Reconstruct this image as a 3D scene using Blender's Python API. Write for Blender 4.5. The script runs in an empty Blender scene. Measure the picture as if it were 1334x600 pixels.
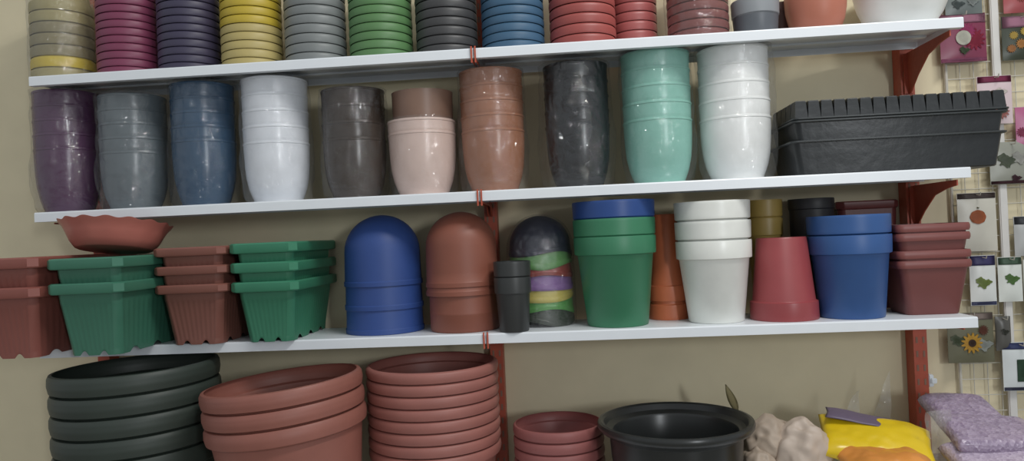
import bpy, bmesh, math, random
from mathutils import Vector, Matrix, noise
random.seed(7)
PI = math.pi
scn = bpy.context.scene
col = scn.collection

# ------------------------------------------------------------------ camera
W, H, F = 1334, 600, 966.6
CAM = Vector((1.187, -1.565, 0.85))
YAW, PITCH, ROLL = math.radians(4.437), math.radians(0.347), math.radians(2.535)
_f = Vector((-math.sin(YAW), math.cos(YAW), 0)); _r = Vector((math.cos(YAW), math.sin(YAW), 0)); _u = Vector((0, 0, 1))
FWD = _f*math.cos(PITCH) + _u*math.sin(PITCH); _u2 = -_f*math.sin(PITCH) + _u*math.cos(PITCH)
RGT = _r*math.cos(ROLL) - _u2*math.sin(ROLL); UPV = _r*math.sin(ROLL) + _u2*math.cos(ROLL)
cd = bpy.data.cameras.new('camera'); cam = bpy.data.objects.new('camera', cd); col.objects.link(cam)
m = Matrix.Identity(4)
for i in range(3):
    m[i][0], m[i][1], m[i][2], m[i][3] = RGT[i], UPV[i], -FWD[i], CAM[i]
cam.matrix_world = m
cd.sensor_width = 36; cd.lens = F*36/W; cd.clip_start = 0.05
scn.camera = cam
scn.view_settings.view_transform = 'Standard'; scn.view_settings.look = 'None'
scn.view_settings.gamma = 1; scn.view_settings.use_curve_mapping = False
scn.view_settings.exposure = 0.0

# ------------------------------------------------------------------ light
w = bpy.data.worlds.new('room_light'); scn.world = w; w.use_nodes = True
bg = w.node_tree.nodes['Background']; bg.inputs[0].default_value = (0.93, 0.97, 1.0, 1); bg.inputs[1].default_value = 0.47
def area(name, loc, target, sx, sy, power, color):
    l = bpy.data.lights.new(name, 'AREA'); l.shape = 'RECTANGLE'; l.size = sx; l.size_y = sy; l.energy = power; l.color = color
    o = bpy.data.objects.new(name, l); col.objects.link(o); o.location = loc
    o.rotation_euler = (Vector(target)-Vector(loc)).to_track_quat('-Z', 'Y').to_euler(); return o
area('ceiling_tube_light', (2.0, -1.0, 2.6), (1.1, 0, 0.9), 1.0, 0.05, 26, (1.0, 0.985, 0.95))
area('shop_daylight', (2.8, -3.6, 1.25), (1.1, 0, 0.7), 0.2, 0.5, 25, (0.93, 0.97, 1.0))

def at(u, v, Y):
    """room point seen at that direction from the eye, on the vertical plane y=Y"""
    d = FWD + RGT*((u-W/2)/F) - UPV*((v-H/2)/F)
    return CAM + d*((Y-CAM.y)/d.y)
def px_at(P):
    return (Vector(P)-CAM).dot(FWD)/F     # metres per pixel there

# ------------------------------------------------------------------ materials
def lin(c): c = c/255; return c/12.92 if c <= .04045 else ((c+.055)/1.055)**2.4
_M = {}
SAT = .72      # hazy lens veil put into the plastics' colours by greying them
def mat(rgb, rough=.42, kind='plastic', spec=.5, bump=0.0, scale=60, var=.05):
    if kind == 'printed_film': g_ = .3*rgb[0]+.59*rgb[1]+.11*rgb[2]; rgb = tuple(round((g_+(c_-g_)*.78)*.95, 1) for c_ in rgb)
    if kind == 'plastic':
        g_ = .3*rgb[0]+.59*rgb[1]+.11*rgb[2]; rgb = tuple(round(g_+(c_-g_)*SAT, 1) for c_ in rgb)
    key = (tuple(rgb), rough, kind, bump, scale, var, spec)
    if key in _M: return _M[key]
    M = bpy.data.materials.new(kind); M.use_nodes = True; nt = M.node_tree; b = nt.nodes['Principled BSDF']
    c = [lin(x) for x in rgb]
    tc = nt.nodes.new('ShaderNodeTexCoord')
    nz = nt.nodes.new('ShaderNodeTexNoise'); nz.inputs['Scale'].default_value = scale*.3; nz.inputs['Detail'].default_value = 4
    nt.links.new(tc.outputs['Object'], nz.inputs['Vector'])
    cr = nt.nodes.new('ShaderNodeValToRGB')
    cr.color_ramp.elements[0].position = .3; cr.color_ramp.elements[1].position = .7
    cr.color_ramp.elements[0].color = [x*(1-var) for x in c]+[1]; cr.color_ramp.elements[1].color = [min(1, x*(1+var)) for x in c]+[1]
    nt.links.new(nz.outputs['Fac'], cr.inputs['Fac']); nt.links.new(cr.outputs['Color'], b.inputs['Base Color'])
    b.inputs['Roughness'].default_value = rough; b.inputs['Specular IOR Level'].default_value = spec
    if bump:
        n2 = nt.nodes.new('ShaderNodeTexNoise'); n2.inputs['Scale'].default_value = scale; n2.inputs['Detail'].default_value = 5
        nt.links.new(tc.outputs['Object'], n2.inputs['Vector'])
        bp = nt.nodes.new('ShaderNodeBump'); bp.inputs['Strength'].default_value = bump; bp.inputs['Distance'].default_value = .004
        nt.links.new(n2.outputs['Fac'], bp.inputs['Height']); nt.links.new(bp.outputs['Normal'], b.inputs['Normal'])
    _M[key] = M; return M
def film(haze=.10, tint=(1, 1, 1), key='clear_film'):
    k = (key, haze, tint)
    if k in _M: return _M[k]
    M = bpy.data.materials.new(key); M.use_nodes = True; nt = M.node_tree
    for n in list(nt.nodes):
        if n.type == 'BSDF_PRINCIPLED': nt.nodes.remove(n)
    out = [n for n in nt.nodes if n.type == 'OUTPUT_MATERIAL'][0]
    tr = nt.nodes.new('ShaderNodeBsdfTransparent'); tr.inputs[0].default_value = (.97*tint[0], .97*tint[1], .97*tint[2], 1)
    gl = nt.nodes.new('ShaderNodeBsdfGlossy'); gl.inputs['Roughness'].default_value = .07
    df = nt.nodes.new('ShaderNodeBsdfTranslucent'); df.inputs[0].default_value = (.85, .87, .88, 1)
    d2 = nt.nodes.new('ShaderNodeBsdfDiffuse'); d2.inputs[0].default_value = (.85, .87, .88, 1)
    lw = nt.nodes.new('ShaderNodeLayerWeight'); lw.inputs['Blend'].default_value = .25
    tc = nt.nodes.new('ShaderNodeTexCoord')
    nz = nt.nodes.new('ShaderNodeTexNoise'); nz.inputs['Scale'].default_value = 34; nz.inputs['Detail'].default_value = 3.5; nz.inputs['Distortion'].default_value = 1.4
    nt.links.new(tc.outputs['Object'], nz.inputs['Vector'])
    bp = nt.nodes.new('ShaderNodeBump'); bp.inputs['Strength'].default_value = 1; bp.inputs['Distance'].default_value = .010
    nt.links.new(nz.outputs['Fac'], bp.inputs['Height'])
    for n in (gl, lw): nt.links.new(bp.outputs['Normal'], n.inputs['Normal'])
    mp = nt.nodes.new('ShaderNodeMath'); mp.operation = 'MULTIPLY_ADD'; mp.inputs[1].default_value = .13; mp.inputs[2].default_value = .06
    nt.links.new(lw.outputs['Fresnel'], mp.inputs[0])
    md = nt.nodes.new('ShaderNodeMixShader'); md.inputs[0].default_value = .5
    nt.links.new(df.outputs[0], md.inputs[1]); nt.links.new(d2.outputs[0], md.inputs[2])
    m1 = nt.nodes.new('ShaderNodeMixShader'); m1.inputs[0].default_value = haze
    nt.links.new(tr.outputs[0], m1.inputs[1]); nt.links.new(md.outputs[0], m1.inputs[2])
    m2 = nt.nodes.new('ShaderNodeMixShader'); nt.links.new(mp.outputs[0], m2.inputs[0])
    nt.links.new(m1.outputs[0], m2.inputs[1]); nt.links.new(gl.outputs[0], m2.inputs[2])
    nt.links.new(m2.outputs[0], out.inputs['Surface'])
    _M[k] = M; return M

# ------------------------------------------------------------------ mesh helpers
def link(name, bm, mt, parent=None, loc=None, rot=None, smooth=True, sharp=38):
    bmesh.ops.recalc_face_normals(bm, faces=bm.faces[:])
    if smooth:
        for f in bm.faces: f.smooth = True
        lim = math.radians(sharp)
        for e in bm.edges:
            if len(e.link_faces) == 2 and e.calc_face_angle(0) > lim: e.smooth = False
    me = bpy.data.meshes.new(name); bm.to_mesh(me); bm.free()
    if mt: me.materials.append(mt)
    o = bpy.data.objects.new(name, me); col.objects.link(o)
    if parent: o.parent = parent
    if loc is not None: o.location = loc
    if rot is not None: o.rotation_euler = rot
    return o
def tag(o, label, cat, group=None):
    o['label'] = label; o['category'] = cat
    if group: o['group'] = group
    return o
def struct(o): o['kind'] = 'structure'; return o
def thing(name, label, cat, loc, rot=(0, 0, 0), group=None):
    o = bpy.data.objects.new(name, None); o.empty_display_size = .02; col.objects.link(o)
    o.location = loc; o.rotation_euler = rot; return tag(o, label, cat, group)
def copy_thing(o, loc, rot, label, group=None):
    c = o.copy(); col.objects.link(c); c.location = loc; c.rotation_euler = rot; c['label'] = label
    if group: c['group'] = group
    for ch in o.children:
        d = ch.copy(); col.objects.link(d); d.parent = c
    return c
def box(bm, x0, x1, y0, y1, z0, z1):
    v = [bm.verts.new((x, y, z)) for x in (x0, x1) for y in (y0, y1) for z in (z0, z1)]
    for q in ((0, 1, 3, 2), (4, 6, 7, 5), (0, 4, 5, 1), (2, 3, 7, 6), (0, 2, 6, 4), (1, 5, 7, 3)): bm.faces.new([v[i] for i in q])
def loops(bm, rings, close=True):
    R = [[bm.verts.new(p) for p in r] for r in rings]
    n = len(R[0])
    for a, b in zip(R, R[1:]):
        for i in range(n): bm.faces.new((a[i], a[(i+1) % n], b[(i+1) % n], b[i]))
    return R
def lathe(prof, seg=48, cap0=True, cap1=True, mod=None):
    bm = bmesh.new(); rings = []
    for j, (r, z) in enumerate(prof):
        ring = []
        for i in range(seg):
            a = 2*PI*i/seg; rr = r; zz = z
            if mod: rr, zz = mod(r, z, a, j)
            ring.append((rr*math.cos(a), rr*math.sin(a), zz))
        rings.append(ring)
    R = loops(bm, rings)
    if cap0: bm.faces.new(R[0])
    if cap1: bm.faces.new(R[-1])
    return bm
def shell(outer, t, floor=.003):
    """closed thin-walled vessel: outer profile bottom->top, back down the inside"""
    inner = [(max(r-t, .002), max(z, outer[0][1]+floor)) for r, z in outer]
    top = outer[-1]
    p = list(outer) + [(top[0]-t, top[1])]
    last = p[-1]
    for r, z in reversed(inner[:-1]):
        if (r, z) != last: p.append((r, z)); last = (r, z)
    return p
def flip(prof, h): return [(r, h-z) for r, z in prof]

ORD = ['lowest', 'second', 'third', 'fourth', 'fifth', 'sixth', 'seventh', 'eighth', 'ninth', 'tenth', 'eleventh', 'twelfth', 'thirteenth']
def olab(text, i, n, tail):
    if n == 1: return f'{text} {tail}'
    if i == 0: pos = 'lowest of its stack'
    elif i == n-1: pos = 'topmost of its stack'
    else: pos = f'{ORD[i]} from bottom of stack'
    return f'{text}, {pos} {tail}'

# ------------------------------------------------------------------ levels
Z1, Z2, Z3, Z0 = 1.2507, 0.9468, 0.6438, 0.235
DEP = 0.20; WALL = 0.245

# ------------------------------------------------------------------ the room
bm = bmesh.new(); box(bm, -2.2, 3.6, WALL, WALL+.1, 0, 2.8)
wall_m = mat((218, 207, 176), .62, 'wall_paint', .35, .08, 40, .03)
struct(link('wall_back', bm, wall_m, smooth=False))
bm = bmesh.new(); box(bm, -2.2, 3.6, -4.2, WALL+.1, -.1, 0)
struct(link('floor', bm, mat((150, 146, 138), .4, 'floor_tile', .5, .05, 20, .06), smooth=False))

# ------------------------------------------------------------------ rack
white = mat((226, 231, 236), .33, 'white_enamel', .5, .0, 60, .015)
brick = mat((176, 82, 60), .45, 'red_oxide_paint', .4, .15, 90, .1)
slotm = mat((136, 106, 90), .6, 'pale_slot', .3)
LIP = .0215
def board(x0, x1, z, label, depth0=0.0, depth=DEP, lip=LIP):
    t = thing('shelf_board', label, 'shelf', ((x0+x1)/2, depth0, z), group='white metal shelf boards')
    hw = (x1-x0)/2-.0008; b = bmesh.new()
    # folded sheet: deck, rolled front lip with return, back flange
    sec = [(0, -lip), (0, -.003), (.001, -.001), (.003, 0), (depth, 0), (depth, -.016), (depth-.0015, -.016), (depth-.0015, -.0018), (.0035, -.0018), (.002, -.003), (.002, -lip+.002), (.014, -lip+.002), (.014, -lip+.007), (.0155, -lip+.007), (.0155, -lip)]
    loops(b, [[(s*hw, y, zz) for y, zz in sec] for s in (-1, 1)])
    link('deck', b, white, t, sharp=25)
    b = bmesh.new()
    for yy in (.075, .135): box(b, -hw+.01, hw-.01, yy, yy+.012, -.006, -.0018)
    link('stiffener', b, white, t, smooth=False)
    for s in (-1, 1):
        b = bmesh.new(); box(b, s*(hw-.0012)-.0006, s*(hw-.0012)+.0006, .0165, depth-.003, -.014, -.0019)
        link('end_flange', b, white, t, smooth=False)
    return t
names = {Z1: 'top', Z2: 'middle', Z3: 'third'}
for z, nm in ((Z1, 'topmost visible'), (Z2, 'second'), (Z3, 'third')):
    board(0.0, 1.0, z, f'white metal shelf board, left half of the {nm} shelf')
    board(1.0, 2.0, z, f'white metal shelf board, right half of the {nm} shelf')
board(0.0, 1.0, Z0, 'deep white base shelf under the large pots, left half', -.24, .44)
board(1.0, 2.25, Z0, 'deep white base shelf under black tub and bags, right half', -.24, .44)
for x, lb in ((.015, 'left end behind the wrapped purple pots'), (1.0, 'centre between the two shelf bays'), (1.975, 'right end of the shelves')):
    t = thing('rack_upright', f'slotted red-brown steel rack upright at the {lb}', 'upright', (x, DEP+.002, 0), group='red-brown rack uprights')
    b = bmesh.new()
    sec = [(-.015, .04), (-.015, 0), (.015, 0), (.015, .04), (.0115, .04), (.0115, .003), (-.0115, .003), (-.0115, .04)]
    loops(b, [[(px, py, z) for px, py in sec] for z in (0, 2.0)])
    for z in (0, 2.0): b.faces.new([v for v in b.verts if abs(v.co.z-z) < 1e-6])
    link('channel', b, brick, t, smooth=False)
    b = bmesh.new()
    for k in range(60):
        for s in (-1, 1): box(b, s*.0075-.0022, s*.0075+.0022, -.0006, .0005, .05+k*.032, .05+k*.032+.014)
    o = link('slot_row', b, slotm, t, smooth=False)
for zi, (z, nm) in enumerate(((Z1, 'topmost visible'), (Z2, 'second'), (Z3, 'third'))):
    for x, lb in ((.015, 'left end'), (1.0, 'centre'), (1.975, 'right end')):
        if x == .015 and z == Z3: pass
        t = thing('shelf_bracket', f'red-brown steel bracket holding the {lb} of the {nm} shelf', 'bracket', (x, 0, z), group='red-brown shelf brackets')
        for s in ((-1, 1) if x == 1.0 else (1,)):
            b = bmesh.new(); xo = s*.004 if x == 1.0 else 0
            y0_ = .006 if x > .5 else .045
            pr = [(DEP, -.0245), (y0_, -.0245), (y0_, -.036), (y0_+.04, -.040), (.10, -.052), (.15, -.085), (DEP-.012, -.118), (DEP, -.118)] if x > 1.5 and z != Z3 else [(DEP, -.0225), (y0_, -.0225), (y0_, -.026), (.17, -.028), (DEP-.01, -.05), (DEP, -.05)]
            R = [[b.verts.new((xo+q*.0013, y, zz)) for y, zz in pr] for q in (-1, 1)]
            for f in R: b.faces.new(f)
            for i in range(len(pr)): b.faces.new((R[0][i], R[0][(i+1) % len(pr)], R[1][(i+1) % len(pr)], R[1][i]))
            link('bracket_plate', b, brick, t, smooth=False)
            if x == 1.0:
                b = bmesh.new()
                pr = [(.006, -.027), (-.003, -.032), (-.0045, -.006), (-.004, .003), (-.0015, .003), (-.0015, -.022), (.006, -.0245)]
                R = [[b.verts.new((xo+q*.0016, y, zz)) for y, zz in pr] for q in (-1, 1)]
                for f in R: b.faces.new(f)
                for i in range(len(pr)): b.faces.new((R[0][i], R[0][(i+1) % len(pr)], R[1][(i+1) % len(pr)], R[1][i]))
                link('front_hook', b, brick, t, smooth=False)
        b = bmesh.new(); box(b, -.010, .010, DEP-.004, DEP-.0005, -.118 if x > 1.5 and z != Z3 else -.05, -.03); link('mounting_flange', b, brick, t, smooth=False)

pc_ = at(1216, 496, DEP)
t = thing('cable_clip', 'small white plastic clip stuck on the edge of the right end upright', 'clip', (1.975+.0155, DEP+.012, pc_.z))
b = bmesh.new(); box(b, 0, .012, -.009, .009, -.014, .014); bmesh.ops.bevel(b, geom=b.edges[:], offset=.002, segments=2, affect='EDGES')
link('clip_body', b, white, t)
b = bmesh.new(); box(b, .004, .017, -.013, -.008, -.006, .006); bmesh.ops.bevel(b, geom=b.edges[:], offset=.0015, segments=2, affect='EDGES')
link('clip_tab', b, white, t)

# ------------------------------------------------------------------ pot makers
def prof_ring(R, h, rimh):
    """ribbed-rim pot, upright profile bottom->top"""
    return [(R*.70, 0), (R*.72, .002), (R*.90, h-rimh-.001), (R*.975, h-rimh), (R*.992, h-rimh*.85), (R, h-rimh*.5), (R*.994, h-rimh*.12), (R*.98, h)]
def prof_vase(R, h):
    return [(R*.70, 0), (R*.735, .003), (R*.735, .008), (R*.78, .016), (R*.86, h*.24), (R*.93, h*.42), (R*.962, h*.62), (R*.98, h*.84), (R*.983, h-.006), (R*.998, h-.005), (R, h-.0025), (R*.99, h)]
def prof_band(R, rb, h, band):
    return [(rb, 0), (rb+.0015, .002), (R*.915, h-band-.001), (R*.925, h-band), (R*.985, h-band+.002), (R*.99, h-band+.005), (R, h-.003), (R*.992, h)]
def prof_big(R, rb, h, rim):
    return [(rb, 0), (rb*1.01, .004), (R*.925, h-rim-.002), (R*.945, h-rim), (R*.985, h-rim*.9), (R, h-rim*.55), (R*.995, h-rim*.2), (R*.975, h-.001), (R*.95, h)]
def dome_prof(R, h, lip=.004):
    """inverted round-bottomed bowl drawn upright: rounded base"""
    p = []
    for k in range(11):
        a = k/10*PI/2; p.append((max(R*.96*math.sin(a), .004), R*.93*(1-math.cos(a))))
    p += [(R*.972, h*.8), (R*.98, h-.012), (R, h-.010), (R, h-.001), (R*.99, h)]
    return p
def stack(name, text, tail, cat, prof, t, h, base, pitch, n, m_, inverted=False, group=None, lean=(0, 0), seg=48, jit=.0002, mats=None, rots=None, texts=None, mod=None):
    """n nested vessels, each an object of its own"""
    first = None; out = []
    def vessel(pf):
        cp = shell(pf, t)
        if inverted: cp = flip(cp, h)
        b_ = lathe(cp, seg, False, False, mod)
        bmesh.ops.holes_fill(b_, edges=[e for e in b_.edges if e.is_boundary], sides=0)
        return b_
    bm = vessel(prof)
    nested = None
    if n > 1:
        # slimmer lower body so that one slides inside the next without touching
        P2 = []
        for (r0, z0), (r1, z1) in zip(prof, prof[1:]):
            k_ = max(1, int((z1-z0)/.003))
            for q in range(k_): P2.append([r0+(r1-r0)*q/k_, z0+(z1-z0)*q/k_])
        P2.append(list(prof[-1])); top_ = prof[-1][1]
        def rad(z, at_least=None):
            for (r0, z0), (r1, z1) in zip(P2, P2[1:]):
                if z0 <= z <= z1: return min(r0, r1)
            return P2[-1][0]
        for q in range(len(P2)-1, -1, -1):
            r_, z_ = P2[q]
            if z_ <= top_-pitch+.0025:
                P2[q][0] = max(.002, min(r_, min(rad(min(top_, z_+pitch+dz)) for dz in (-.0015, 0, .0015))-t-.0007))
        nested = vessel([tuple(v_) for v_ in P2])
    M = Matrix.Rotation(lean[0], 3, 'X') @ Matrix.Rotation(lean[1], 3, 'Y')
    up = M @ Vector((0, 0, 1))
    for i in range(n):
        loc = Vector(base) + up*(pitch*i) + Vector((random.uniform(-jit, jit), random.uniform(-jit, jit), 0))*(1 if i else 0)
        rot = (lean[0], lean[1], 0 if any(lean) else random.uniform(0, 6))
        if rots: rot = rots[i]
        lab = olab(texts[i] if texts else text, i, n, tail)
        if first is None:
            first = link(name, bm, m_, loc=loc, rot=rot); tag(first, lab, cat, group); o = first
            if nested:
                tmp = link('nested_shape', nested, m_); nest_me = tmp.data; bpy.data.objects.remove(tmp); nest_me.name = name
                full_me = first.data
        else:
            o = copy_thing(first, loc, rot, lab, group)
        if nested: o.data = full_me if i == (n-1 if inverted else 0) else nest_me
        if mats and mats[i]:
            o.data = o.data.copy(); o.data.materials[0] = mats[i]
        out.append(o)
    return out
def wrap(label, base, prof, seed, haze=.1, group=None, top='closed', amp=.0035, name='clear_plastic_bag'):
    """wrinkled film sleeve round a stack"""
    P = [];
    for (r0, z0), (r1, z1) in zip(prof, prof[1:]):
        k = max(1, int(abs(z1-z0)/.008))
        for j in range(k): P.append((r0+(r1-r0)*j/k, z0+(z1-z0)*j/k))
    P.append(prof[-1])
    def mod(r, z, a, j):
        q = Vector((math.cos(a)*2.2+seed*7.1, math.sin(a)*2.2, z*16))
        q2 = Vector((math.cos(a)*6+seed*3.3, math.sin(a)*6, z*30+a))
        d = abs(noise.noise(q))*2.2 + abs(noise.noise(q2))*.9
        return r + amp*d*(1 if r > .02 else .2), z
    b = lathe(P, 96, False, False, mod)
    return tag(link(name, b, film(haze), loc=base, sharp=180), label, 'plastic bag', group)

# ------------------------------------------------------------------ ROW 1: inverted ribbed pots on the top shelf
def place(ul, ur, v, Y):
    a, b = at(ul, v, Y), at(ur, v, Y); return (a.x+b.x)/2, (b.x-a.x)/2
row1 = [  # left, right px, pitch px, colour, words, pots
    (131, 205, 9.8, (140, 50, 86), 'magenta ribbed pot', 'on the top shelf', 11),
    (209, 285, 9.8, (62, 56, 86), 'dark violet ribbed pot', 'left of yellow stack', 11),
    (290, 366, 10.8, (196, 164, 16), 'yellow ribbed pot', 'left of grey stack', 10),
    (372, 450, 12.0, (118, 124, 124), 'grey ribbed pot', 'left of the green stack', 9),
    (455, 537, 11.0, (80, 134, 70), 'green ribbed pot', 'on the top shelf', 9),
    (541, 622, 11.5, (62, 62, 64), 'black ribbed pot', 'on the top shelf', 9),
    (626, 709, 11.0, (52, 98, 136), 'blue ribbed pot', 'on the top shelf', 9),
    (714, 802, 13.0, (172, 66, 60), 'red ribbed pot', 'right of the blue stack', 8),
]
v_top = lambda u: 98-(u-38)*.0626
for (ul, ur, pp, c, words, tail, n) in row1:
    x, R = place(ul, ur, v_top((ul+ur)/2)-40, .09); s = px_at((x, .09, Z1))
    p = pp*s; h = .115; R *= .985
    mats = None
    if 'yellow' in words:
        tan = mat((186, 164, 84), .45); mats = [tan]*5+[None]*(n-5)
    stack('ribbed_pot', words, tail, 'pot', prof_ring(R, h, p*.93), .001, h, (x, .09, Z1+.0004), p, n, mat(c, .45), True, words.split(' ribbed')[0]+' ribbed pots on the top shelf', mats=mats)
# first stack: olive and yellow pots in a clear bag
x, R = place(47, 118, 60, .09); s = px_at((x, .09, Z1)); p = 14.5*s
ol = mat((168, 152, 84), .42); yl = mat((214, 180, 0), .4); ol2 = mat((140, 126, 76), .4)
stack('ribbed_pot', '', 'in the far left bag', 'pot', prof_ring(R, .115, p*.9), .001, .115, (x, .09, Z1+.0004), p, 7, ol, True, 'wrapped olive and yellow pots', mats=[ol, yl, ol2, ol2, ol2, ol, ol],
      texts=['tan ribbed pot', 'bright yellow ribbed pot', 'olive ribbed pot', 'olive ribbed pot', 'olive ribbed pot', 'olive tan ribbed pot', 'olive tan ribbed pot'])
wrap('clear plastic bag around the olive and yellow pots at far left', (x, .09, Z1+.001), [(R*1.02, 0), (R*1.04, .01), (R*1.03, .12), (R*1.02, .275), (R*.4, .295)], 1, .10, amp=.002)
# pink-red smaller stack behind, dark red stack in film
x, R = place(796, 858, 50, .145); s = px_at((x, .145, Z1)); R *= .97
stack('ribbed_pot', 'small rose red ribbed pot', 'beside the red stack', 'pot', prof_ring(R, .1, 12*s*.92), .001, .1, (x, .145, Z1+.0004), 12*s, 8, mat((176, 74, 72), .42), True, 'small rose red pots')
x, R = place(870, 950, 45, .085); s = px_at((x, .085, Z1))
stack('ribbed_pot', 'maroon ribbed pot', 'inside clear film on top shelf', 'pot', prof_ring(R, .1, 11.5*s*.92), .001, .1, (x, .085, Z1+.0004), 11.5*s, 8, mat((136, 62, 56), .4), True, 'maroon ribbed pots')
wrap('clear film wrapped loosely round the maroon ribbed pots', (x, .085, Z1+.001), [(R*1.03, 0), (R*1.05, .02), (R*1.05, .1), (R*1.04, .29), (R*.5, .32)], 2, .03, amp=.0025)
# grey pot with pale rim
x, R = place(953, 1014, 15, .08); s = px_at((x, .08, Z1))
t = thing('round_planter', 'small dark grey pot with a paler grey band on the top shelf', 'pot', (x, .08, Z1))
hb = .046
link('body', lathe(shell([(R*.86, 0), (R*.9, .003), (R*.97, hb-.001)], .002)[:-1]+[(R*.5, .006)], 48, True, True), mat((88, 94, 102), .4), t)
link('rim_band', lathe([(R*.95, hb), (R, hb+.002), (R*1.02, hb+.03), (R, hb+.034), (R*.95, hb+.034), (R*.93, hb)], 48, False, False), mat((132, 138, 144), .4), t)['label'] = 'paler grey rim band'
# dark little pot squeezed behind
x, R = place(1000, 1034, 20, .15)
tag(link('round_planter', lathe(shell(prof_band(R, R*.7, .09, .02), .0015), 40, False, False), mat((96, 60, 52), .5), loc=(x, .15, Z1+.0003)), 'small dark brown pot behind the grey and orange pots', 'pot')
# orange terracotta round pot
x, R = place(1022, 1101, -8, .085)
P = [(R*.62, 0), (R*.66, .003), (R*.78, .012), (R*.9, .03), (R*.975, .055), (R, .08), (R*.97, .105), (R*.88, .125), (R*.86, .13), (R*.92, .134), (R*.92, .142)]
t = tag(link('round_planter', lathe(shell(P, .003), 56, False, False), mat((192, 100, 72), .45), loc=(x, .085, Z1+.0003)), 'round bellied terracotta orange pot beside the white bowl', 'pot')
# large white bowl
x, R = place(1112, 1236, -28, .09)
P = [(R*.52, 0), (R*.55, .004), (R*.66, .012), (R*.8, .032), (R*.9, .055), (R*.965, .085), (R*.995, .12), (R*1.0, .14), (R*1.05, .143), (R*1.06, .152), (R*1.04, .156)]
tag(link('bowl_planter', lathe(shell(P, .004), 64, False, False), mat((228, 229, 224), .35), loc=(x, .095, Z1+.0003)), 'large white bowl shaped planter at the right end of the top shelf', 'planter')

# ------------------------------------------------------------------ ROW 2: vase pots wrapped in film
row2 = [ # l, r, v top rim, v lowest rim top, n, colour, words, tail, haze, extra
    (50, 127, 116, 190, 5, (88, 40, 86), 'dark purple vase pot', 'wrapped at left end of shelf', .025, 1.05),
    (134, 216, 121, 195, 5, (92, 106, 114), 'slate grey vase pot', 'wrapped beside the purple pots', .05, 1.06),
    (226, 306, 106, 180, 5, (30, 76, 116), 'steel blue vase pot', 'wrapped between slate and white pots', .025, 1.08),
    (318, 403, 99, 182, 5, (228, 233, 242), 'cool white vase pot', 'wrapped left of the dark brown pots', .08, 1.05),
    (420, 504, 113, 178, 4, (62, 48, 38), 'dark brown vase pot', 'wrapped left of the pale pink pot', .015, 1.05),
    (599, 685, 88, 166, 5, (172, 102, 66), 'tan brown vase pot', 'wrapped beside the black pots', .03, 1.06),
    (708, 796, 80, 158, 5, (28, 31, 36), 'black vase pot', 'wrapped left of the mint pots', .01, 1.12),
    (809, 903, 64, 152, 5, (126, 202, 182), 'mint green vase pot', 'wrapped left of the bright white pots', .03, 1.04),
    (909, 1005, 58, 149, 5, (246, 248, 246), 'bright white vase pot', 'wrapped beside the black seed trays', .07, 1.05),
]
lipv2 = lambda u: 274-(u-43)*.0466
for k, (ul, ur, vt, vl, n, c, words, tail, hz, ex) in enumerate(row2):
    Y = .107
    x, R = place(ul, ur, vl, Y); R *= .962
    zt = at((ul+ur)/2, vt, Y-R*.8).z; zl = at((ul+ur)/2, vl, Y-R).z
    h = zl-Z2; pitch = (zt-zl)/(n-1)
    g = words.split(' vase')[0]+' wrapped vase pots'
    stack('vase_pot', words, tail, 'pot', prof_vase(R, h), .0012, h, (x, Y, Z2+.0004), pitch, n, mat(c, .27), False, g, jit=.0001)
    top = zt-Z2+.004
    off = .003 if k in (6, 8) else 0; R += .003 if off else 0
    wrap(f'clear plastic bag around the {words.split(" vase")[0]} pots on the second shelf', (x-off if k == 6 else x+off, Y, Z2+.001),
         [(R*.86, 0), (R*.92*ex, .012), (R*.99*ex, .06), (R*1.01*ex, h*.7), (R*1.005*max(1, ex*.97), h), (R*1.01, top*.9), (R*1.008, top+.0), (R*.6, top+.003), (R*.12, top+.004)], k+3, hz, 'clear bags on the second shelf')
# pink pot pair with brown pot standing inside
Y = .107; x, R = place(504, 595, 165, Y); R *= .96
zt = at(550, 152, Y-R).z; zl = at(550, 169, Y-R).z; h = zl-Z2
stack('vase_pot', 'pale pink vase pot', 'beneath the brown pot', 'pot', prof_vase(R, h), .0012, h, (x, Y, Z2+.0004), zt-zl, 2, mat((224, 190, 176), .3), False, 'pale pink pots', jit=.0002)
R2 = R*.90; zb = zt-.065; zt2 = at(553, 114, Y-R2).z
tag(link('vase_pot', lathe(shell([(R2*.8, 0), (R2*.93, .02), (R2*.97, .05), (R2*.99, zt2-zb-.006), (R2, zt2-zb)], .0015), 48, False, False), mat((136, 98, 78), .4), loc=(x+.004, Y, zb)), 'brown pot standing up out of the pale pink pots', 'pot')
wrap('clear plastic bag around the pale pink pots on the second shelf', (x, Y, Z2+.001), [(R*.86, 0), (R*.93, .012), (R*1.0, .06), (R*1.01, h*.8), (R*1.01, zt-Z2+.004)], 21, .03, 'clear bags on the second shelf')

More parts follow.
